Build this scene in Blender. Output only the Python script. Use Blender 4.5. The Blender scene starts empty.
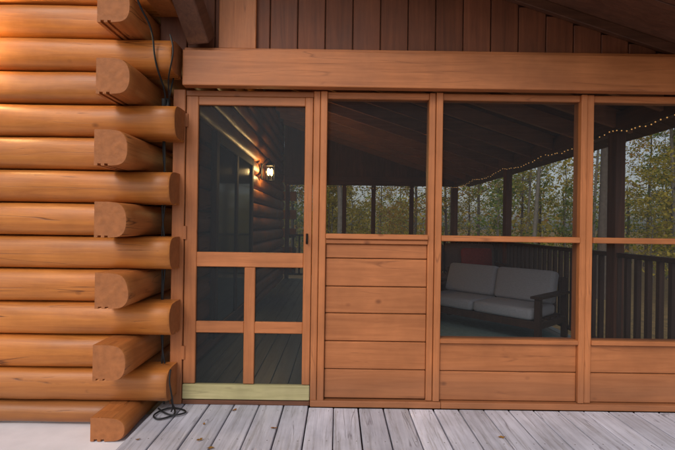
import bpy, bmesh, math, random
from mathutils import Vector, Matrix, noise
random.seed(7)
scene = bpy.context.scene
col = scene.collection
R = math.radians

# ------------------------------------------------------------------ materials
def newmat(name):
    m = bpy.data.materials.new(name); m.use_nodes = True
    nt = m.node_tree
    return m, nt, nt.nodes, nt.links, nt.nodes['Principled BSDF']

def wood(name, c1, c2, axis='X', rough=0.5, knots=True, var=0.18, bump=0.25, wear=None, wearamt=0.0, grain=1.0, spec=0.4, cracks=0.0, dirt=False):
    m, nt, N, L, P = newmat(name)
    tc = N.new('ShaderNodeTexCoord')
    mp = N.new('ShaderNodeMapping')
    s = [26*grain]*3; s['XYZ'.index(axis)] = 1.3*grain
    mp.inputs['Scale'].default_value = s
    L.new(tc.outputs['Object'], mp.inputs['Vector'])
    geo = N.new('ShaderNodeNewGeometry'); oi = N.new('ShaderNodeObjectInfo')
    add = N.new('ShaderNodeMath'); add.operation = 'ADD'
    L.new(geo.outputs['Random Per Island'], add.inputs[0]); L.new(oi.outputs['Random'], add.inputs[1])
    fr = N.new('ShaderNodeMath'); fr.operation = 'FRACT'; L.new(add.outputs[0], fr.inputs[0])
    sh = N.new('ShaderNodeVectorMath'); sh.operation = 'ADD'
    sc = N.new('ShaderNodeMath'); sc.operation = 'MULTIPLY'; sc.inputs[1].default_value = 37.0
    L.new(fr.outputs[0], sc.inputs[0]); L.new(mp.outputs[0], sh.inputs[0]); L.new(sc.outputs[0], sh.inputs[1])
    n1 = N.new('ShaderNodeTexNoise'); n1.inputs['Scale'].default_value = 1.0
    n1.inputs['Detail'].default_value = 5; n1.inputs['Roughness'].default_value = 0.7; n1.inputs['Distortion'].default_value = 0.8
    L.new(sh.outputs[0], n1.inputs['Vector'])
    rp = N.new('ShaderNodeValToRGB')
    rp.color_ramp.elements[0].position = 0.33; rp.color_ramp.elements[1].position = 0.66
    rp.color_ramp.elements[0].color = (*c2, 1); rp.color_ramp.elements[1].color = (*c1, 1)
    L.new(n1.outputs['Fac'], rp.inputs[0])
    last = rp.outputs[0]
    n2 = N.new('ShaderNodeTexNoise'); n2.inputs['Scale'].default_value = 2.6; n2.inputs['Detail'].default_value = 4; n2.inputs['Roughness'].default_value = .6
    L.new(tc.outputs['Object'], n2.inputs['Vector'])
    if wear:
        n3 = N.new('ShaderNodeTexNoise'); n3.inputs['Scale'].default_value = 1.6; n3.inputs['Detail'].default_value = 7; n3.inputs['Roughness'].default_value = .75
        L.new(sh.outputs[0], n3.inputs['Vector'])
        wr = N.new('ShaderNodeValToRGB'); wr.color_ramp.elements[0].position = 0.50; wr.color_ramp.elements[1].position = 0.64
        wr.color_ramp.elements[1].color = (wearamt,)*3+(1,)
        L.new(n3.outputs['Fac'], wr.inputs[0])
        mw = N.new('ShaderNodeMixRGB'); mw.inputs[2].default_value = (*wear, 1)
        L.new(wr.outputs[0], mw.inputs[0]); L.new(last, mw.inputs[1]); last = mw.outputs[0]
    hs = N.new('ShaderNodeHueSaturation')
    ma = N.new('ShaderNodeMath'); ma.operation = 'MULTIPLY_ADD'; ma.inputs[1].default_value = var; ma.inputs[2].default_value = 1-var/2
    L.new(fr.outputs[0], ma.inputs[0])
    mb = N.new('ShaderNodeMath'); mb.operation = 'MULTIPLY_ADD'; mb.inputs[1].default_value = 0.9; mb.inputs[2].default_value = 0.55
    L.new(n2.outputs['Fac'], mb.inputs[0])
    mc = N.new('ShaderNodeMath'); mc.operation = 'MULTIPLY'
    L.new(ma.outputs[0], mc.inputs[0]); L.new(mb.outputs[0], mc.inputs[1])
    L.new(mc.outputs[0], hs.inputs['Value']); L.new(last, hs.inputs['Color']); last = hs.outputs[0]
    height = n1.outputs['Fac']
    if knots:
        mk = N.new('ShaderNodeMapping'); ks = [4.2]*3; ks['XYZ'.index(axis)] = 3.0; mk.inputs['Scale'].default_value = ks
        mk.inputs['Location'].default_value = (.3,.35,.7)
        L.new(tc.outputs['Object'], mk.inputs['Vector'])
        vo = N.new('ShaderNodeTexVoronoi'); vo.inputs['Scale'].default_value = 1.0
        L.new(mk.outputs[0], vo.inputs['Vector'])
        kr = N.new('ShaderNodeValToRGB'); kr.color_ramp.elements[0].position = 0.025; kr.color_ramp.elements[1].position = 0.085
        kr.color_ramp.elements[0].color = (.62,.62,.62,1); kr.color_ramp.elements[1].color = (0,0,0,1)
        L.new(vo.outputs['Distance'], kr.inputs[0])
        m2 = N.new('ShaderNodeMixRGB'); m2.inputs[2].default_value = (c2[0]*.3, c2[1]*.24, c2[2]*.24, 1)
        L.new(kr.outputs[0], m2.inputs[0]); L.new(last, m2.inputs[1]); last = m2.outputs[0]
    if cracks:
        mk = N.new('ShaderNodeMapping'); ks = [9]*3; ks['XYZ'.index(axis)] = .55; mk.inputs['Scale'].default_value = ks
        L.new(tc.outputs['Object'], mk.inputs['Vector'])
        s2 = N.new('ShaderNodeVectorMath'); s2.operation = 'ADD'; L.new(mk.outputs[0], s2.inputs[0]); L.new(sc.outputs[0], s2.inputs[1])
        nc = N.new('ShaderNodeTexNoise'); nc.inputs['Scale'].default_value = 1; nc.inputs['Detail'].default_value = 2
        L.new(s2.outputs[0], nc.inputs['Vector'])
        cr = N.new('ShaderNodeValToRGB'); el = cr.color_ramp.elements
        el[0].position = .490; el[0].color = (0,0,0,1); el[1].position = .510; el[1].color = (0,0,0,1)
        e = el.new(.5); e.color = (1,1,1,1)
        L.new(nc.outputs['Fac'], cr.inputs[0])
        gate = N.new('ShaderNodeValToRGB'); gate.color_ramp.elements[0].position = .50; gate.color_ramp.elements[1].position = .57
        L.new(n2.outputs['Fac'], gate.inputs[0])
        cm = N.new('ShaderNodeMath'); cm.operation = 'MULTIPLY'; L.new(cr.outputs[0], cm.inputs[0]); L.new(gate.outputs[0], cm.inputs[1])
        c3 = N.new('ShaderNodeMath'); c3.operation = 'MULTIPLY'; c3.inputs[1].default_value = cracks; L.new(cm.outputs[0], c3.inputs[0])
        m3 = N.new('ShaderNodeMixRGB'); m3.inputs[2].default_value = (c2[0]*.2, c2[1]*.15, c2[2]*.15, 1)
        L.new(c3.outputs[0], m3.inputs[0]); L.new(last, m3.inputs[1]); last = m3.outputs[0]
        hh = N.new('ShaderNodeMath'); hh.operation = 'SUBTRACT'; L.new(n1.outputs['Fac'], hh.inputs[0]); L.new(c3.outputs[0], hh.inputs[1]); height = hh.outputs[0]
    if dirt:   # splash grime near the deck
        sx = N.new('ShaderNodeSeparateXYZ'); L.new(tc.outputs['Object'], sx.inputs[0])
        ad = N.new('ShaderNodeMath'); ad.operation = 'MULTIPLY_ADD'; ad.inputs[1].default_value = -.25; L.new(n2.outputs['Fac'], ad.inputs[0]); L.new(sx.outputs['Z'], ad.inputs[2])
        dr = N.new('ShaderNodeValToRGB'); dr.color_ramp.elements[0].position = 0.0; dr.color_ramp.elements[1].position = .16
        dr.color_ramp.elements[0].color = (.35,.35,.35,1); dr.color_ramp.elements[1].color = (0,0,0,1)
        L.new(ad.outputs[0], dr.inputs[0])
        m4 = N.new('ShaderNodeMixRGB'); m4.inputs[2].default_value = (.10,.06,.04,1)
        L.new(dr.outputs[0], m4.inputs[0]); L.new(last, m4.inputs[1]); last = m4.outputs[0]
    L.new(last, P.inputs['Base Color'])
    rr = N.new('ShaderNodeMath'); rr.operation = 'MULTIPLY_ADD'; rr.inputs[1].default_value = .4; rr.inputs[2].default_value = rough-.2
    L.new(n2.outputs['Fac'], rr.inputs[0]); L.new(rr.outputs[0], P.inputs['Roughness'])
    P.inputs['Specular IOR Level'].default_value = spec
    bp = N.new('ShaderNodeBump'); bp.inputs['Strength'].default_value = bump; bp.inputs['Distance'].default_value = 0.005
    L.new(height, bp.inputs['Height']); L.new(bp.outputs[0], P.inputs['Normal'])
    return m

def plain(name, c, rough=0.6, metal=0, nscale=12, amt=.25, bump=0.0, spec=.4):
    m, nt, N, L, P = newmat(name)
    tc = N.new('ShaderNodeTexCoord'); n = N.new('ShaderNodeTexNoise'); n.inputs['Scale'].default_value = nscale; n.inputs['Detail'].default_value = 4
    L.new(tc.outputs['Object'], n.inputs['Vector'])
    mx = N.new('ShaderNodeMixRGB'); mx.inputs[1].default_value = (*[x*(1-amt) for x in c], 1); mx.inputs[2].default_value = (*[min(1, x*(1+amt)) for x in c], 1)
    L.new(n.outputs['Fac'], mx.inputs[0]); L.new(mx.outputs[0], P.inputs['Base Color'])
    P.inputs['Roughness'].default_value = rough; P.inputs['Metallic'].default_value = metal; P.inputs['Specular IOR Level'].default_value = spec
    if bump:
        b = N.new('ShaderNodeBump'); b.inputs['Strength'].default_value = bump; b.inputs['Distance'].default_value = .01
        L.new(n.outputs['Fac'], b.inputs['Height']); L.new(b.outputs[0], P.inputs['Normal'])
    return m

def emit(name, c, s):
    m, nt, N, L, P = newmat(name)
    P.inputs['Base Color'].default_value = (*c, 1); P.inputs['Emission Color'].default_value = (*c, 1); P.inputs['Emission Strength'].default_value = s
    m.cycles.emission_sampling = 'NONE'
    return m

def screenmat(name, fac, c=(0.02, 0.021, 0.023)):
    m, nt, N, L, P = newmat(name)
    tr = N.new('ShaderNodeBsdfTransparent'); mx = N.new('ShaderNodeMixShader')
    P.inputs['Base Color'].default_value = (*c, 1); P.inputs['Roughness'].default_value = .6; P.inputs['Specular IOR Level'].default_value = .25
    mx.inputs[0].default_value = fac
    L.new(tr.outputs[0], mx.inputs[1]); L.new(P.outputs[0], mx.inputs[2])
    L.new(mx.outputs[0], N['Material Output'].inputs['Surface'])
    return m

OR1, OR2 = (0.475, 0.168, 0.058), (0.355, 0.118, 0.038)
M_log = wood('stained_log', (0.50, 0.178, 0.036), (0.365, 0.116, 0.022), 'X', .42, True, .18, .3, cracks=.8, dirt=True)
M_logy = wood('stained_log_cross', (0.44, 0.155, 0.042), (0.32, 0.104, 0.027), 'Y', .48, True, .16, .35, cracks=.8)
M_end = plain('log_end_grain', (0.34, 0.118, 0.036), .7, 0, 28, .35, .5)
M_trimx = wood('stained_trim_h', OR1, OR2, 'X', .5, True, .2, .2, cracks=.45, dirt=True)
M_trimz = wood('stained_trim_v', OR1, OR2, 'Z', .5, True, .2, .2, cracks=.45, dirt=True)
M_gable = wood('gable_board', (0.21, 0.069, 0.031), (0.13, 0.042, 0.02), 'Z', .6, False, .35, .2)
DK1, DK2 = (0.15, 0.058, 0.029), (0.09, 0.034, 0.017)  # same orange stain, darkened so the porch interior's shade is in the colour
M_darkx = wood('porch_timber_shaded_x', DK1, DK2, 'X', .65, False, .3)
M_darky = wood('porch_timber_shaded_y', DK1, DK2, 'Y', .65, False, .3)
M_darkz = wood('porch_timber_shaded_z', DK1, DK2, 'Z', .65, False, .3)
M_raft = wood('rafter_stain', (.34,.14,.06), (.24,.095,.04), 'X', .6, False, .3)
M_railz = wood('dark_rail_stain', (.07,.035,.022), (.04,.02,.013), 'Z', .6, False, .3)
M_green = wood('treated_lumber', (0.47, 0.40, 0.21), (0.34, 0.30, 0.14), 'X', .7, True, .1, .3, cracks=.4)
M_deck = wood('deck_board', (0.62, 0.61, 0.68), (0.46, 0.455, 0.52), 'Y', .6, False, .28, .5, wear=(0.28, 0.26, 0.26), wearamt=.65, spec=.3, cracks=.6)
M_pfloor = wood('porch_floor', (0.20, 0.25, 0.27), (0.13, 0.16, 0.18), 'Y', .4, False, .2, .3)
M_conc = plain('concrete', (0.74, 0.71, 0.74), .85, 0, 7, .14, .25)
M_black = plain('black_plastic', (0.012, 0.012, 0.013), .5)
M_metal = plain('black_iron', (0.02, 0.018, 0.016), .45, .6)
M_screw = plain('screw_head', (0.22, 0.20, 0.19), .6, .3)
M_screen = screenmat('insect_screen', .38)
M_screend = screenmat('door_screen', .60, (0.018, 0.024, 0.028))
M_screenf = screenmat('porch_side_screen', .08)
M_roof = plain('roof_shingles', (0.06, 0.055, 0.05), .9, 0, 30, .4, .5)
M_glassdark = plain('window_glass', (0.015, 0.02, 0.022), .08, 0, 2, .1, 0, .8)
M_cush = plain('grey_cushion', (0.44, 0.44, 0.48), .9, 0, 60, .15, .3)
M_brown = plain('brown_cushion', (0.16, 0.10, 0.08), .9, 0, 60, .25, .3)
M_red = plain('red_blanket', (0.30, 0.04, 0.03), .9, 0, 40, .4, .3)
M_rug = plain('teal_rug', (0.24, 0.36, 0.36), .95, 0, 20, .3, .3)
M_bulb = emit('bulb_glow', (1.0, 0.60, 0.22), 60)
M_string = emit('string_bulb_glow', (1.0, 0.50, 0.15), .8)

# ------------------------------------------------------------------ helpers
def empty(name, loc=(0, 0, 0)):
    o = bpy.data.objects.new(name, None); o.location = loc; o.empty_display_size = .2; col.objects.link(o); return o

def link(name, me, mats, parent=None, smooth=False):
    for m in mats: me.materials.append(m)
    if smooth:
        for p in me.polygons: p.use_smooth = True
    o = bpy.data.objects.new(name, me); col.objects.link(o)
    if parent: o.parent = parent
    return o

def boxes(name, lst, mat, parent=None, bevel=0.004, seg=1, smooth=False, M=None):
    bm = bmesh.new()
    for b in lst:
        x0, x1, y0, y1, z0, z1 = b
        vs = [bm.verts.new(p) for p in [(x0,y0,z0),(x1,y0,z0),(x1,y1,z0),(x0,y1,z0),(x0,y0,z1),(x1,y0,z1),(x1,y1,z1),(x0,y1,z1)]]
        for f in [(0,3,2,1),(4,5,6,7),(0,1,5,4),(1,2,6,5),(2,3,7,6),(3,0,4,7)]:
            bm.faces.new([vs[i] for i in f])
    if bevel: bmesh.ops.bevel(bm, geom=list(bm.edges), offset=bevel, segments=seg, affect='EDGES', profile=.5)
    if M is not None: bmesh.ops.transform(bm, matrix=M, verts=bm.verts)
    me = bpy.data.meshes.new(name); bm.to_mesh(me); bm.free()
    return link(name, me, [mat], parent, smooth)

def sheet(name, pts, mat, parent=None):
    me = bpy.data.meshes.new(name); me.from_pydata(pts, [], [tuple(range(len(pts)))]); me.update()
    return link(name, me, [mat], parent)

def tube(name, pts, r, mat, parent=None, cyclic=False):
    cu = bpy.data.curves.new(name, 'CURVE'); cu.dimensions = '3D'; cu.bevel_depth = r; cu.bevel_resolution = 3; cu.resolution_u = 8
    sp = cu.splines.new('NURBS'); sp.points.add(len(pts)-1)
    for i, p in enumerate(pts): sp.points[i].co = (*p, 1)
    sp.order_u = 3; sp.use_endpoint_u = True; sp.use_cyclic_u = cyclic
    cu.materials.append(mat)
    o = bpy.data.objects.new(name, cu); col.objects.link(o)
    if parent: o.parent = parent
    return o

def log(name, axis, a0, a1, z0, z1, base, out, mat, parent, wob=.006, tongue=True):
    h = z1-z0
    prof = [(0.0, 0.0)]
    if tongue:
        prof += [(.02, 0), (.02, .012), (.04, .012), (.04, 0), (.06, 0), (.06, .012), (.08, .012), (.08, 0)]
    na = 16
    arc = []
    for i in range(na+1):
        t = -math.pi/2+math.pi*i/na
        c = abs(math.cos(t))**0.75
        s = math.copysign(abs(math.sin(t))**0.88, t)
        arc.append((.115+.085*c, h/2+(h/2-.003)*s))
    prof += arc
    prof += [(.08, h), (.0, h)]
    pp = []
    for p in prof:
        if not pp or (abs(p[0]-pp[-1][0])+abs(p[1]-pp[-1][1])) > 1e-5: pp.append(p)
    prof = pp
    n = max(2, int(abs(a1-a0)/.10))
    bm = bmesh.new(); rings = []; sd = random.random()*100
    sgn = 1 if a1 > a0 else -1
    stations = [(a0, .009), (a0+sgn*.012, 0)]+[(a0+(a1-a0)*k/n, 0) for k in range(1, n)]+[(a1-sgn*.012, 0), (a1, .009)]
    for a, edge0 in stations:
        ring = []
        for (u, v) in prof:
            du = 0; edge = edge0 if u > .116 else 0
            if u > .115:
                du = noise.noise(Vector((a*1.3, v*5, sd)))*wob*2.2 + noise.noise(Vector((a*5, v*9, sd+9)))*wob
            uu = base+out*(u+du-edge); zz = z0+v
            ring.append(bm.verts.new((a, uu, zz) if axis == 'X' else (uu, a, zz)))
        rings.append(ring)
    m = len(prof)
    for k in range(len(rings)-1):
        for j in range(m):
            f = bm.faces.new([rings[k][j], rings[k+1][j], rings[k+1][(j+1) % m], rings[k][(j+1) % m]])
            f.smooth = (prof[j][0] >= .115-1e-6 and prof[(j+1) % m][0] >= .115-1e-6)
    c0 = bm.faces.new(rings[0]); c1 = bm.faces.new(rings[-1][::-1])
    for f in (c0, c1):
        f.smooth = False; f.material_index = 1
        for e in f.edges: e.smooth = False
    bmesh.ops.recalc_face_normals(bm, faces=bm.faces)
    me = bpy.data.meshes.new(name); bm.to_mesh(me); bm.free()
    return link(name, me, [mat, M_end], parent)

# ------------------------------------------------------------------ log cabin
cabin = empty('log_cabin')
H = .209; Z0 = .073
YB = 0.0
XB = -1.415
PY = 7.0
def zk(k): return Z0+H*k
for k in range(-1, 16):
    z0, z1 = zk(k), zk(k+1)
    if k == -1: z0 = -.064
    if k % 2 == 0:
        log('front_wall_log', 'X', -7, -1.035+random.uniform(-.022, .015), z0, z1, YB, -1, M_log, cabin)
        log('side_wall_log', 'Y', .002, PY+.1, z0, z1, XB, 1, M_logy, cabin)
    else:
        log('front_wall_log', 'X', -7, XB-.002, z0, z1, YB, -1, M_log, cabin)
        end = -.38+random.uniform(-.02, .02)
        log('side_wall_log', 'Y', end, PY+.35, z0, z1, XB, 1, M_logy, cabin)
for k in range(0, 12, 2):
    log('rear_wall_log', 'X', -3, -.95, zk(k), zk(k+1), PY+.2, 1, M_log, cabin)
boxes('side_window_frame', [(-1.213,-1.16,1.3,1.4,.1,2.1),(-1.213,-1.16,3.1,3.2,.1,2.1),(-1.213,-1.16,1.4,3.1,2.0,2.1),(-1.213,-1.16,1.4,3.1,.1,.2),(-1.213,-1.165,2.2,2.28,.2,2.0)], M_darkz, cabin)
boxes('side_window_glass', [(-1.213,-1.18,1.4,3.1,.2,2.0)], M_glassdark, cabin, bevel=0)
boxes('foundation', [(-7,-1.42,-.14,.0,-2.2,-.066)], M_conc, cabin, bevel=.002)

# ------------------------------------------------------------------ porch
porch = empty('screened_porch')
def zr(x): return 2.40+.32*(2.25-x)
boxes('corner_trim', [(-1.105,-1.024,-.004,.09,0,2.10)], M_trimz, porch)
boxes('frame_posts', [(-.168,-.125,-.006,.09,0.0,2.10),(-.122,-.077,-.012,.09,0.0,2.10),
                      (.603,.645,-.002,.09,.045,2.10),(.648,.692,-.012,.09,.045,2.10),
                      (1.612,1.652,-.012,.09,.045,2.10),(1.655,1.700,-.004,.09,.045,2.10),
                      (2.56,2.65,-.012,.09,0,2.10)], M_trimz, porch)
boxes('header_boards', [(-.077,.603,.006,.08,2.055,2.099),(.692,1.612,.006,.08,2.055,2.099),(1.70,2.56,.006,.08,2.055,2.099),(-1.024,-.168,.01,.08,2.06,2.099)], M_trimx, porch)
boxes('mid_rails', [(-.077,.603,-.022,.08,1.118,1.152),(-.077,.603,-.008,.08,1.086,1.116),
                    (.692,1.612,-.018,.08,1.112,1.150),(1.70,2.56,-.018,.08,1.112,1.150)], M_trimx, porch)
boxes('lower_rails', [(.692,1.612,-.012,.08,.432,.462),(1.70,2.56,-.012,.08,.432,.462)], M_trimx, porch)
pb = []
zs = [1.084,.985,.797,.617,.43,.243,.047]
for i in range(len(zs)-1): pb.append((-.076,.602,.012+random.uniform(-.002,.002),.035,zs[i+1]+.005,zs[i]))
for (a, b) in ((.693,1.611),(1.701,2.559)):
    pb += [(a,b,.012,.035,.245,.430),(a,b,.014,.035,.047,.240)]
boxes('panel_boards', pb, M_trimx, porch, bevel=.005)
boxes('panel_backing', [(-.077,.603,.04,.06,.047,1.08),(.692,1.612,.04,.06,.047,.43),(1.70,2.56,.04,.06,.047,.43)], M_darkx, porch, bevel=0)
boxes('bottom_sill', [(-.166,.70,-.020,.09,.001,.043),(.702,2.66,-.020,.09,.001,.043)], M_trimx, porch)
boxes('front_beam', [(-1.02,2.95,-.085,-.014,2.104,2.335)], M_trimx, porch, bevel=.006, seg=2)
boxes('beam_cap', [(-1.02,2.95,-.05,.06,2.337,2.362)], M_trimx, porch)
gb = []; x = -1.2
while x < 2.72:
    gb.append((x, x+.178, .0+random.uniform(-.002,.002), .02, 2.362, min(3.7, zr(x+.178)))); x += .184
boxes('gable_boards', gb, M_gable, porch, bevel=.004)
def wedge(name, x0, x1, y0, y1, zb, mat, parent):
    bm = bmesh.new()
    vs = [bm.verts.new(p) for p in [(x0,y0,zb),(x1,y0,zb),(x1,y1,zb),(x0,y1,zb),(x0,y0,zr(x0)),(x1,y0,zr(x1)),(x1,y1,zr(x1)),(x0,y1,zr(x0))]]
    for q in [(0,3,2,1),(4,5,6,7),(0,1,5,4),(1,2,6,5),(2,3,7,6),(3,0,4,7)]: bm.faces.new([vs[i] for i in q])
    me = bpy.data.meshes.new(name); bm.to_mesh(me); bm.free(); return link(name, me, [mat], parent)
wedge('gable_backing', -1.2, 2.5, .024, .04, 2.363, M_darkx, porch)
boxes('gable_trim', [(-.80,-.555,-.035,-.004,2.364,3.3)], M_trimz, porch)

def slopebox(name, x0, x1, y0, y1, zlo, zhi, mat, parent, f=zr):
    bm = bmesh.new()
    vs = [bm.verts.new(p) for p in [(x0,y0,f(x0)+zlo),(x1,y0,f(x1)+zlo),(x1,y1,f(x1)+zlo),(x0,y1,f(x0)+zlo),(x0,y0,f(x0)+zhi),(x1,y0,f(x1)+zhi),(x1,y1,f(x1)+zhi),(x0,y1,f(x0)+zhi)]]
    for q in [(0,3,2,1),(4,5,6,7),(0,1,5,4),(1,2,6,5),(2,3,7,6),(3,0,4,7)]: bm.faces.new([vs[i] for i in q])
    bmesh.ops.bevel(bm, geom=list(bm.edges), offset=.003, segments=1, affect='EDGES')
    me = bpy.data.meshes.new(name); bm.to_mesh(me); bm.free(); return link(name, me, [mat], parent)
OV = -.75
for i in range(22):
    y0 = OV+i*.38
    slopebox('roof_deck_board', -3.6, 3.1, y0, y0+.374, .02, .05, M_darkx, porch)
slopebox('roof_shingles', -3.65, 3.15, OV-.05, 7.65, .055, .09, M_roof, porch)
slopebox('roof_fascia_rafter', -3.6, 3.1, OV-.03, OV, -.13, .018, M_darkx, porch)
slopebox('gable_rafter', -1.19, 3.1, -.045, -.006, -.05, .018, M_darkx, porch)
y = .55
while y < 7.0:
    slopebox('ceiling_rafter', -1.19, 2.72, y, y+.045, -.15, .018, M_raft, porch); y += .61
def zl(x): return zr(-3.6)-.32*(-3.6-x)
slopebox('roof_left_slope', -7.6, -3.66, OV-.05, 7.65, .055, .09, M_roof, porch, f=zl)
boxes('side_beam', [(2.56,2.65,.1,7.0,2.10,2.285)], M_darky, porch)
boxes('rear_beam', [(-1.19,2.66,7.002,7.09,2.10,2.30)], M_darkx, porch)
gb = []; x = -1.39
while x < 2.55:
    gb.append((x, x+.178, 7.03, 7.05, 2.301, zr(x+.178)-.02)); x += .184
boxes('rear_gable_boards', gb, M_darkz, porch, bevel=0)
wedge('rear_gable_backing', -1.19, 2.6, 7.054, 7.07, 2.301, M_darkx, porch)
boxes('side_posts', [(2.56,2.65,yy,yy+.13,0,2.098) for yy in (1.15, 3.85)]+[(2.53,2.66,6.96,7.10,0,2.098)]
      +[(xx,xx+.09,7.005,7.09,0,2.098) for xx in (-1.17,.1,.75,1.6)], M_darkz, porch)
boxes('side_rails_y', [(2.575,2.635,.1,1.15,.95,.99),(2.575,2.635,1.28,3.85,.95,.99),(2.575,2.635,3.98,6.96,.95,.99),
                       (2.575,2.635,.1,1.15,.08,.12),(2.575,2.635,1.28,3.85,.08,.12),(2.575,2.635,3.98,6.96,.08,.12)], M_railz, porch)
boxes('rear_rails_x', [(-1.08,2.53,7.02,7.08,.95,.99),(-1.08,2.53,7.02,7.08,.08,.12)], M_railz, porch)
bal = []
y = .2
while y < 6.9:
    bal.append((2.585,2.625,y,y+.04,.12,.95)); y += .135
x = -1.0
while x < 2.5:
    bal.append((x,x+.04,7.03,7.07,.12,.95)); x += .135
boxes('balusters', bal, M_railz, porch, bevel=0)
sheet('side_screen', [(2.655,.1,0),(2.655,7,0),(2.655,7,2.1),(2.655,.1,2.1)], M_screenf, porch)
sheet('rear_screen', [(-1.1,7.095,0),(2.6,7.095,0),(2.6,7.095,2.1),(-1.1,7.095,2.1)], M_screenf, porch)
for (a, b, c, d) in ((-.08,.606,1.15,2.06),(.69,1.615,1.148,2.06),(.69,1.615,.458,1.115),(1.698,2.57,1.148,2.06),(1.698,2.57,.458,1.115)):
    sheet('insect_screen', [(a,.03,c),(b,.03,c),(b,.03,d),(a,.03,d)], M_screen, porch)
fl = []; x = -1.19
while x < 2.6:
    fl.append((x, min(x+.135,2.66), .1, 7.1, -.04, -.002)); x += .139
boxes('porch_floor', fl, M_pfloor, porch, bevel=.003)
boxes('porch_skirt', [(-1.19,2.66,.1,7.08,-.3,-.06)], M_darkx, porch, bevel=0)

# ------------------------------------------------------------------ screen door
door = empty('screen_door')
boxes('door_stiles', [(-1.018,-.938,.002,.036,.139,2.058),(-.225,-.172,.002,.036,.139,2.058),(-.617,-.545,.004,.034,.139,.918)], M_trimz, door)
boxes('door_rails', [(-.938,-.225,.004,.034,.92,1.018),(-.938,-.617,.006,.032,.478,.555),(-.545,-.225,.006,.032,.478,.555),(-.938,-.225,.004,.034,2.0,2.058)], M_trimx, door)
boxes('bottom_board', [(-1.018,-.172,-.008,.034,.038,.136)], M_green, door)
sheet('door_screen', [(-.95,.02,.13),(-.2,.02,.13),(-.2,.02,2.05),(-.95,.02,2.05)], M_screend, door)
boxes('handle_plate', [(-.210,-.195,-.004,.002,1.08,1.15)], M_metal, door, bevel=.002)
tube('handle_grip', [(-.202,-.004,1.145),(-.202,-.03,1.14),(-.202,-.034,1.115),(-.202,-.03,1.09),(-.202,-.004,1.085)], .004, M_metal, door)
boxes('hinges', [(-1.03,-1.005,-.008,.004,z,z+.09) for z in (.3,1.1,1.85)], M_trimz, door, bevel=.002)

# ------------------------------------------------------------------ deck
deck = empty('wooden_deck')
db = []; x = -1.165
while x < 4.2:
    e = random.uniform(-.004, .004); w_ = random.uniform(.155,.1595)
    db.append((x, x+w_, -4.6, -.022 if x > -.2 else -.0+.06, -.036+e*.3, -.001+e*.25)); x += .1655
boxes('deck_boards', db, M_deck, deck, bevel=.004)
boxes('deck_joists', [(-1.1,4.1,yy,yy+.04,-.24,-.045) for yy in (-4.5,-4.1,-3.7,-3.3,-2.9,-2.5,-2.1,-1.7,-1.3,-.9,-.5,-.1)], M_darkx, deck, bevel=0)
boxes('deck_rim', [(-1.163,-1.125,-4.6,-.0,-.26,-.042)], M_darky, deck, bevel=0)
sc_ = []
for b in db:
    for yy in (-.08, -.48, -.88, -1.28, -1.68):
        for fx in (.03, .128):
            jx, jy = random.uniform(-.006,.006), random.uniform(-.008,.008)
            sc_.append((b[0]+fx-.003+jx, b[0]+fx+.003+jx, yy-.003+jy, yy+.003+jy, b[5]-.004, b[5]+.001))
boxes('deck_screws', sc_, M_screw, deck, bevel=0)
boxes('threshold', [(-1.02,-.17,.0,.09,.0,.03)], M_darkx, porch)
slab = boxes('concrete_slab', [(-7,-1.172,-4.6,-.0,-.25,-.068)], M_conc, None, bevel=.006)

# ------------------------------------------------------------------ cables
cab = empty('electrical_cable')
tube('cable_a', [(-1.30,-.42,3.2),(-1.24,-.40,2.75),(-1.19,-.38,2.5),(-1.15,-.24,2.40),(-1.145,-.22,2.2),(-1.13,-.05,2.05),(-1.16,-.03,1.9),(-1.14,-.03,1.6),(-1.17,-.02,1.3),(-1.13,-.02,1.0),(-1.155,-.02,.7),(-1.14,-.03,.4),(-1.15,-.04,.15),(-1.12,-.05,.02)], .006, M_black, cab)
tube('cable_b', [(-1.07,-.02,2.3),(-1.14,-.02,2.0),(-1.17,-.02,1.7),(-1.13,-.02,1.45),(-1.17,-.02,1.1),(-1.15,-.02,.8),(-1.17,-.02,.5),(-1.08,-.05,.05),(-1.02,-.12,.01),(-1.0,-.2,.01),(-1.08,-.27,.01),(-1.14,-.2,.012),(-1.08,-.08,.012),(-.98,-.1,.01),(-.93,-.16,.01),(-1.03,-.24,.02),(-1.13,-.12,.02)], .0055, M_black, cab)
tube('cable_c', [(-1.04,-.25,2.36),(-1.01,-.26,2.28),(-1.03,-.25,2.18),(-1.1,-.12,2.12),(-1.12,-.03,2.0)], .005, M_black, cab)
tube('cable_d', [(-1.02,-.215,.30),(-1.03,-.22,.24),(-1.01,-.22,.15),(-1.02,-.16,.04),(-1.04,-.14,.01)], .005, M_black, cab)
boxes('junction_box', [(-1.17,-1.12,-.04,.0,1.93,2.03)], M_black, cab, bevel=.004)

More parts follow.
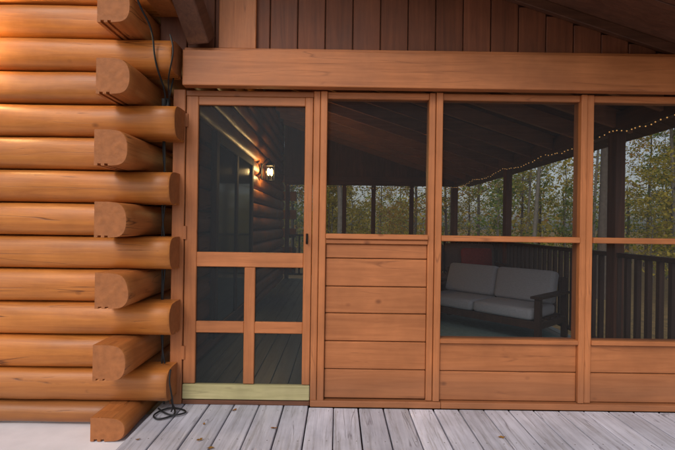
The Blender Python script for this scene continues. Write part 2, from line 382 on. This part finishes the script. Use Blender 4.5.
# ------------------------------------------------------------------ lanterns
def lantern(loc, nx, ny, energy):
    e = empty('wall_lantern', loc)
    b = lambda nm, l, m, bv=.003: boxes(nm, l, m, e, bevel=bv)
    b('wall_plate', [(0,.018,-.055,.055,-.14,.10)], M_metal)
    tube('arm', [(.015,0,.07),(.07,0,.16),(.13,0,.19),(.14,0,.12)], .008, M_metal, e)
    b('cage', [(.083,.090,-.057,-.050,-.16,.06),(.190,.197,-.057,-.050,-.16,.06),(.083,.090,.050,.057,-.16,.06),(.190,.197,.050,.057,-.16,.06),
               (.08,.2,-.06,.06,-.172,-.16),(.08,.2,-.06,.06,.06,.07)], M_metal, .001)
    bm = bmesh.new(); bmesh.ops.create_cone(bm, cap_ends=True, segments=4, radius1=.10, radius2=.015, depth=.07, matrix=Matrix.Translation((.14,0,.105)) @ Matrix.Rotation(R(45),4,'Z'))
    me = bpy.data.meshes.new('cap'); bm.to_mesh(me); bm.free(); link('cap', me, [M_metal], e)
    bm = bmesh.new()
    for dy in (-.025, .025):
        bmesh.ops.create_uvsphere(bm, u_segments=12, v_segments=8, radius=.022, matrix=Matrix.Translation((.14+dy*.8,dy,-.03)) @ Matrix.Diagonal((1,1,2.6,1)))
    me = bpy.data.meshes.new('bulbs'); bm.to_mesh(me); bm.free(); link('bulbs', me, [M_bulb], e, True)
    b('candle_tubes', [(.11,.13,-.035,-.015,-.16,-.09),(.15,.17,.015,.035,-.16,-.09)], M_metal, .002)
    li = bpy.data.lights.new('lantern_lamp', 'POINT'); li.energy = energy; li.color = (1, .66, .26); li.shadow_soft_size = .05
    lo = bpy.data.objects.new('lantern_lamp', li); lo.location = (.14,0,-.03); lo.parent = e; col.objects.link(lo)
    e.rotation_euler = (0, 0, math.atan2(ny, nx))
    return e
lantern((-1.20, 4.0, 2.05), 1, 0, 60)
lantern((-2.50, -.195, 2.35), 0, -1, 60)

fl_o = empty('floodlight')
bm = bmesh.new(); bmesh.ops.create_cone(bm, cap_ends=True, segments=20, radius1=.045, radius2=.03, depth=.09, matrix=Matrix.Translation((-.98,-.33,2.66)) @ Matrix.Rotation(R(70),4,'X'))
bmesh.ops.create_cone(bm, cap_ends=True, segments=14, radius1=.012, radius2=.012, depth=.1, matrix=Matrix.Translation((-.98,-.29,2.72)))
bmesh.ops.create_cone(bm, cap_ends=True, segments=20, radius1=.05, radius2=.05, depth=.02, matrix=Matrix.Translation((-.98,-.29,2.775)))
me = bpy.data.meshes.new('flood_head'); bm.to_mesh(me); bm.free(); link('flood_head', me, [M_black], fl_o)

ev = empty('eave_bracket')
def beam3(name, p, q, w, h, mat, parent):
    p = Vector(p); q = Vector(q); d = q-p; L = d.length
    o = boxes(name, [(-w/2,w/2,-h/2,h/2,0,L)], mat, parent, bevel=.006)
    o.matrix_local = Matrix.Translation(p) @ d.to_track_quat('Z', 'Y').to_matrix().to_4x4()
    return o
beam3('brace', (-.90,-.06,2.40), (-1.05,-.62,3.05), .15, .12, M_darky, ev)
beam3('outrigger', (-1.05,.0,3.15), (-1.05,-.72,3.15), .16, .16, M_darky, ev)
beam3('outrigger_b', (-1.12,-.02,2.66), (-1.12,-.46,2.66), .15, .17, M_logy, ev)
beam3('brace_b', (-1.32,-.20,2.85), (-1.32,-.70,3.2), .16, .16, M_logy, ev)

# ------------------------------------------------------------------ string lights
sl = empty('string_lights')
def sag(p, q, n, s):
    p = Vector(p); q = Vector(q)
    return [tuple(p.lerp(q, i/n)+Vector((random.uniform(-.01,.01),0,-s*4*(i/n)*(1-i/n)+random.uniform(-.008,.008)))) for i in range(n)]
path = []
kn = [(-1.1,6.95,2.10),(.1,6.95,2.08),(1.3,6.95,2.09),(2.5,6.95,2.09),(2.52,5.4,2.10),(2.52,3.9,2.12),(2.52,2.5,2.11),(2.52,1.2,2.13),(2.52,.2,2.11)]
for a, b in zip(kn[:-1], kn[1:]): path += sag(a, b, 16, .05)
tube('wire', path, .004, M_black, sl)
bm = bmesh.new()
for p in path:
    bmesh.ops.create_icosphere(bm, subdivisions=1, radius=.0062, matrix=Matrix.Translation(Vector(p)+Vector((0,0,-.010))))
me = bpy.data.meshes.new('bulbs'); bm.to_mesh(me); bm.free(); link('bulbs', me, [M_string], sl, True)

# ------------------------------------------------------------------ furniture
def cushion(name, b, parent, mat=M_cush, M=None):
    return boxes(name, [b], mat, parent, bevel=.05, seg=4, smooth=True, M=M)
def seat(name, width, loc, rot, red=False, zs=1.0, cm=M_cush):
    e = empty(name)
    w = width/2
    boxes('legs', [(-w,-w+.06,-.36,-.30,0,.62),(w-.06,w,-.36,-.30,0,.62),(-w,-w+.06,.30,.36,0,.85),(w-.06,w,.30,.36,0,.85)], M_railz, e)
    boxes('seat_frame', [(-w+.06,w-.06,-.35,-.31,.22,.32),(-w+.06,w-.06,.31,.35,.22,.32),(-w+.06,w-.06,.31,.35,.78,.85),(-w+.01,-w+.05,-.30,.30,.22,.30),(w-.05,w-.01,-.30,.30,.22,.30)]
          +[(-w+.06,w-.06,-.28+i*.12,-.20+i*.12,.29,.315) for i in range(5)], M_railz, e)
    boxes('arms', [(-w-.02,-w+.09,-.39,.37,.622,.655),(w-.09,w+.02,-.39,.37,.622,.655)], M_railz, e)
    n = max(1, round(width/.7)); cw = (width-.16)/n
    n2 = int((width-.2)/.12)
    boxes('back_slats', [(-w+.09+i*.12,-w+.13+i*.12,.31,.34,.321,.779) for i in range(n2)], M_railz, e, bevel=0)
    for i in range(n):
        a = -w+.08+i*cw
        cushion('seat_cushion', (a+.005,a+cw-.005,-.36,.24,.318,.48), e, cm)
        T = Matrix.Translation((0,.22,.46)) @ Matrix.Rotation(R(-16+3*i),4,'X') @ Matrix.Rotation(R(random.uniform(-2,2)),4,'Z') @ Matrix.Translation((0,-.22,-.46))
        cushion('back_cushion', (a+.005,a+cw-.005,.08,.25,.46,.93), e, cm, T)
    if red:
        cushion('red_pillow', (w-.62,w-.14,-.10,.06,.49,.88), e, M_red, Matrix.Rotation(R(-12),4,'X'))
        boxes('red_throw', [(-w+.15,-w+.55,.0,.40,.935,.965)], M_red, e, bevel=.012)
    e.location = loc; e.rotation_euler = (0,0,rot); e.scale = (1,1,zs)
    return e
seat('outdoor_sofa', 1.75, (1.72,4.1,0), R(-4), True, 1.0, M_brown)
seat('outdoor_sofa', 1.55, (1.80,2.35,0), R(-48), False, .78)
seat('outdoor_armchair', .78, (.95,5.8,0), R(20), False, .85)
rug = boxes('outdoor_rug', [(.5,2.45,1.0,3.7,.001,.012)], M_rug, None, bevel=.003)
tb = empty('coffee_table')
boxes('table_top', [(-.4,.4,-.25,.25,.38,.41)], M_glassdark, tb, bevel=.006)
boxes('table_legs', [(sx*.36-.02,sx*.36+.02,sy*.21-.02,sy*.21+.02,0,.379) for sx in (-1,1) for sy in (-1,1)], M_metal, tb)
boxes('table_shelf', [(-.34,.34,-.19,.19,.12,.14)], M_darkx, tb)
tb.location = (.75,3.2,.013)

# ------------------------------------------------------------------ leaves
def leafmat(name, cols, transl=.3):
    m, nt, N, L, P = newmat(name)
    g = N.new('ShaderNodeNewGeometry')
    rp = N.new('ShaderNodeValToRGB'); els = rp.color_ramp.elements
    for i, c in enumerate(cols):
        p = i/(len(cols)-1)
        e = els[0] if i == 0 else (els[len(els)-1] if i == len(cols)-1 else els.new(p))
        e.position = p; e.color = (*c, 1)
    L.new(g.outputs['Random Per Island'], rp.inputs[0])
    N.remove(P)
    d = N.new('ShaderNodeBsdfDiffuse'); L.new(rp.outputs[0], d.inputs['Color'])
    t = N.new('ShaderNodeBsdfTranslucent'); L.new(rp.outputs[0], t.inputs['Color'])
    mx = N.new('ShaderNodeMixShader'); mx.inputs[0].default_value = transl
    L.new(d.outputs[0], mx.inputs[1]); L.new(t.outputs[0], mx.inputs[2]); L.new(mx.outputs[0], N['Material Output'].inputs['Surface'])
    return m
M_fall = leafmat('fallen_leaf', [(.30,.14,.03),(.22,.08,.02),(.40,.22,.04),(.12,.05,.02)], .1)
bm = bmesh.new()
spots = [(random.uniform(-1.1,2.2), random.uniform(-.75,-.05)) for _ in range(10)]+[(random.uniform(-1.1,3.5), random.uniform(-4,-.8)) for _ in range(30)]
for (lx, ly) in spots:
    s = random.uniform(.011,.02); a = random.uniform(0,6.28)
    outline = [(-1.2,0),(-.6,.45),(-.1,.62),(.2,.4),(.7,.35),(1.25,0),(.7,-.38),(.15,-.42),(-.1,-.6),(-.6,-.4)]
    c = bm.verts.new((lx,ly,.006))
    vs = []
    for (u,v) in outline:
        X = lx+s*(u*math.cos(a)-v*math.sin(a)); Y = ly+s*(u*math.sin(a)+v*math.cos(a))
        vs.append(bm.verts.new((X,Y,.004+random.uniform(0,.008))))
    for i in range(len(vs)): bm.faces.new([c,vs[i],vs[(i+1)%len(vs)]])
me = bpy.data.meshes.new('fallen_leaves'); bm.to_mesh(me); bm.free(); link('fallen_leaves', me, [M_fall])

# ------------------------------------------------------------------ ground
def gz(x, y):
    d = max(0, math.hypot(x-1, y-3)-8)
    return -1.0 - min(d,40)*.03 + noise.noise(Vector((x*.06, y*.06, 3)))*min(1.2, .2+d*.06)
M_ground, nt, N, L, P = newmat('forest_floor')
tc = N.new('ShaderNodeTexCoord'); n1 = N.new('ShaderNodeTexNoise'); n1.inputs['Scale'].default_value = 6; n1.inputs['Detail'].default_value = 8; n1.inputs['Roughness'].default_value = .8
rp = N.new('ShaderNodeValToRGB'); rp.color_ramp.elements[0].position = .35; rp.color_ramp.elements[0].color = (.06,.04,.02,1); rp.color_ramp.elements[1].position = .65; rp.color_ramp.elements[1].color = (.34,.19,.07,1)
e = rp.color_ramp.elements.new(.5); e.color = (.18,.12,.04,1)
L.new(tc.outputs['Object'], n1.inputs['Vector']); L.new(n1.outputs['Fac'], rp.inputs[0]); L.new(rp.outputs[0], P.inputs['Base Color']); P.inputs['Roughness'].default_value = .95
G = 70; S = 600
vs = []; fs = []
for j in range(G+1):
    for i in range(G+1):
        u = (i/G*2-1); v = (j/G*2-1)
        xx = math.copysign(abs(u)**2.6, u)*S; yy = math.copysign(abs(v)**2.6, v)*S
        vs.append((xx, yy, gz(xx, yy)))
for j in range(G):
    for i in range(G):
        a = j*(G+1)+i; fs.append((a,a+1,a+G+2,a+G+1))
me = bpy.data.meshes.new('ground'); me.from_pydata(vs, [], fs); me.update(); link('ground', me, [M_ground], None, True)

# ------------------------------------------------------------------ trees
M_bark = plain('bark', (.10,.08,.065), .95, 0, 14, .5, .8)
M_barkl = plain('bark_pale', (.19,.17,.145), .95, 0, 9, .5, .8)
LM = [leafmat('leaves_yellow', [(.16,.20,.04),(.50,.40,.08),(.58,.46,.10),(.36,.34,.08)], .5),
      leafmat('leaves_green', [(.10,.17,.05),(.15,.23,.06),(.28,.33,.08),(.42,.40,.10)], .5),
      leafmat('leaves_orange', [(.44,.20,.06),(.50,.30,.07),(.46,.40,.10),(.22,.22,.06)], .5)]
def tubegeo(V, F, pts, rads, seg=7):
    b = len(V)
    for k, (p, r) in enumerate(zip(pts, rads)):
        d = (pts[min(k+1,len(pts)-1)]-pts[max(k-1,0)]).normalized()
        a = d.orthogonal().normalized(); c = d.cross(a)
        for s in range(seg):
            t = 2*math.pi*s/seg; q = p+(a*math.cos(t)+c*math.sin(t))*r
            V.append(tuple(q))
    for k in range(len(pts)-1):
        for s in range(seg):
            F.append((b+k*seg+s, b+k*seg+(s+1)%seg, b+(k+1)*seg+(s+1)%seg, b+(k+1)*seg+s))
def treemesh(name, h, r0, low, nl, nleaf, ls, spread, rng, barkm, leafm):
    V=[]; F=[]
    lean = Vector((rng.uniform(-.06,.06), rng.uniform(-.06,.06), 0))
    P0 = [Vector((0,0,-.4))+Vector((0,0,1))*(h*k/9)+lean*(h*k/9)+Vector((rng.uniform(-1,1),rng.uniform(-1,1),0))*.03*k*.5 for k in range(10)]
    tubegeo(V,F,P0,[r0*(1.25 if k==0 else 1-k/10.5) for k in range(10)],8)
    tips=[]
    for i in range(nl):
        t = low+(1-low)*(i+rng.random())/nl*.97
        k = t*9; a = P0[int(k)].lerp(P0[min(9,int(k)+1)], k-int(k))
        ang = rng.uniform(0,6.28); ln = spread*(1.15-t*.75)*rng.uniform(.6,1.1)
        d = Vector((math.cos(ang),math.sin(ang),rng.uniform(.15,.7)))
        pts=[a]; p=a.copy()
        for s in range(4):
            d2 = (d+Vector((rng.uniform(-.3,.3),rng.uniform(-.3,.3),rng.uniform(-.1,.25)))).normalized(); p = p+d2*ln/4; pts.append(p.copy())
        rr = r0*(1-t)*.45+.008
        tubegeo(V,F,pts,[rr,rr*.75,rr*.5,rr*.35,rr*.15],5)
        for s in range(3):
            q = pts[2+s//2]; dd = Vector((rng.uniform(-1,1),rng.uniform(-1,1),rng.uniform(-.2,.6))).normalized()*ln*.35
            tubegeo(V,F,[q,q+dd*.5+Vector((0,0,.02)),q+dd],[rr*.35,rr*.22,rr*.06],4)
            tips.append((q+dd*.7, ln*.2))
        tips.append((pts[3],ln*.2)); tips.append((pts[4],ln*.2))
    nb = len(F)
    for i in range(nleaf):
        c, s = tips[rng.randrange(len(tips))]
        p = c+Vector((rng.gauss(0,1),rng.gauss(0,1),rng.gauss(0,.6)))*s
        u = Vector((rng.uniform(-1,1),rng.uniform(-1,1),rng.uniform(-.6,.6))).normalized(); w = u.orthogonal().normalized()
        w = (Matrix.Rotation(rng.uniform(0,6.28),3,u) @ w)
        l = ls*rng.uniform(.6,1.3)
        b=len(V); V += [tuple(p-u*l*.5),tuple(p+w*l*.3),tuple(p+u*l*.5),tuple(p-w*l*.3)]; F.append((b,b+1,b+2,b+3))
    me = bpy.data.meshes.new(name); me.from_pydata(V,[],F); me.update()
    me.materials.append(barkm); me.materials.append(leafm)
    me.polygons.foreach_set('material_index', [0]*nb+[1]*nleaf)
    me.polygons.foreach_set('use_smooth', [i < nb for i in range(len(F))])
    return me
rng = random.Random(3)
tall = [treemesh('tall_tree', rng.uniform(13,18), rng.uniform(.10,.18), .3, 22, 2600, .20, 3.4, rng, [M_bark,M_barkl][i%2], LM[i%3]) for i in range(4)]
young = [treemesh('young_tree', rng.uniform(4.5,7.5), rng.uniform(.035,.06), .12, 22, 2300, .135, 2.0, rng, [M_barkl,M_bark][i%2], LM[(i+0)%3]) for i in range(5)]
def okpos(x, y): return not (-9 < x < 5.2 and -8 < y < 9.0)
def put(me, x, y, s):
    o = bpy.data.objects.new('tree', me); col.objects.link(o)
    o.location = (x, y, gz(x,y)); o.rotation_euler = (0,0,rng.uniform(0,6.28)); o.scale = (s,s,s*rng.uniform(.9,1.15))
for i in range(58):
    for _ in range(20):
        x = rng.uniform(-14,38); y = rng.uniform(-4,46)
        if okpos(x,y) and (x > 7 or y > 12): break
    put(tall[rng.randrange(4)], x, y, rng.uniform(.75,1.15))
for i in range(40):
    for _ in range(20):
        x = rng.uniform(-10,30); y = rng.uniform(-3,38)
        if okpos(x,y) and (x > 7 or y > 11): break
    put(young[rng.randrange(5)], x, y, rng.uniform(.7,1.2))
def mass():
    V=[];F=[];MI=[]
    for i in range(85):
        a = rng.uniform(-.5, 1.9); d = rng.uniform(48,85)
        x = d*math.sin(a); y = d*math.cos(a); z = gz(x,y); h = rng.uniform(5,11)
        n0=len(F); tubegeo(V,F,[Vector((x,y,z-.5)),Vector((x+.2,y,z+h*.5)),Vector((x,y,z+h))],[.22,.15,.04],5); MI += [0]*(len(F)-n0)
        m = 1+rng.randrange(3)
        for j in range(300):
            t = rng.random()**.9
            p = Vector((x+rng.gauss(0,1.8),y+rng.gauss(0,1.8),z+.5+t*h*1.05)); l = rng.uniform(.3,.7)
            u = Vector((rng.uniform(-1,1),rng.uniform(-1,1),rng.uniform(-1,1))).normalized(); w = u.orthogonal().normalized()
            b=len(V); V += [tuple(p-u*l*.5),tuple(p+w*l*.35),tuple(p+u*l*.5),tuple(p-w*l*.35)]; F.append((b,b+1,b+2,b+3)); MI.append(m)
    me = bpy.data.meshes.new('distant_trees'); me.from_pydata(V,[],F); me.update()
    for m in [M_bark]+LM: me.materials.append(m)
    me.polygons.foreach_set('material_index', MI)
    o = bpy.data.objects.new('distant_trees', me); col.objects.link(o)
mass()

# ------------------------------------------------------------------ light
w = bpy.data.worlds.new('World'); scene.world = w; w.use_nodes = True
N = w.node_tree.nodes; L = w.node_tree.links
sky = N.new('ShaderNodeTexSky'); sky.sky_type = 'NISHITA'; sky.sun_disc = False
EL, AZ = R(42), R(205)
sky.sun_elevation = EL; sky.sun_rotation = AZ; sky.dust_density = 3
hs = N.new('ShaderNodeHueSaturation'); hs.inputs['Saturation'].default_value = .45
L.new(sky.outputs[0], hs.inputs['Color']); L.new(hs.outputs[0], N['Background'].inputs['Color'])
N['Background'].inputs['Strength'].default_value = .14
sd = Vector((math.sin(AZ)*math.cos(EL), math.cos(AZ)*math.cos(EL), math.sin(EL)))
sun = bpy.data.lights.new('sun','SUN'); sun.energy = .8; sun.angle = R(20); sun.color = (1,.96,.9)
so = bpy.data.objects.new('sun', sun); so.rotation_euler = sd.to_track_quat('Z','Y').to_euler(); col.objects.link(so)
scene.view_settings.view_transform = 'Standard'; scene.view_settings.look = 'None'; scene.view_settings.exposure = 0

# ------------------------------------------------------------------ camera
cd = bpy.data.cameras.new('camera'); cd.lens = 24; cd.sensor_width = 36; cd.clip_end = 2000; cd.clip_start = .05
co = bpy.data.objects.new('camera', cd); co.location = (0,-3.0,1.21); co.rotation_euler = (R(90), R(-.8), 0); col.objects.link(co)
scene.camera = co
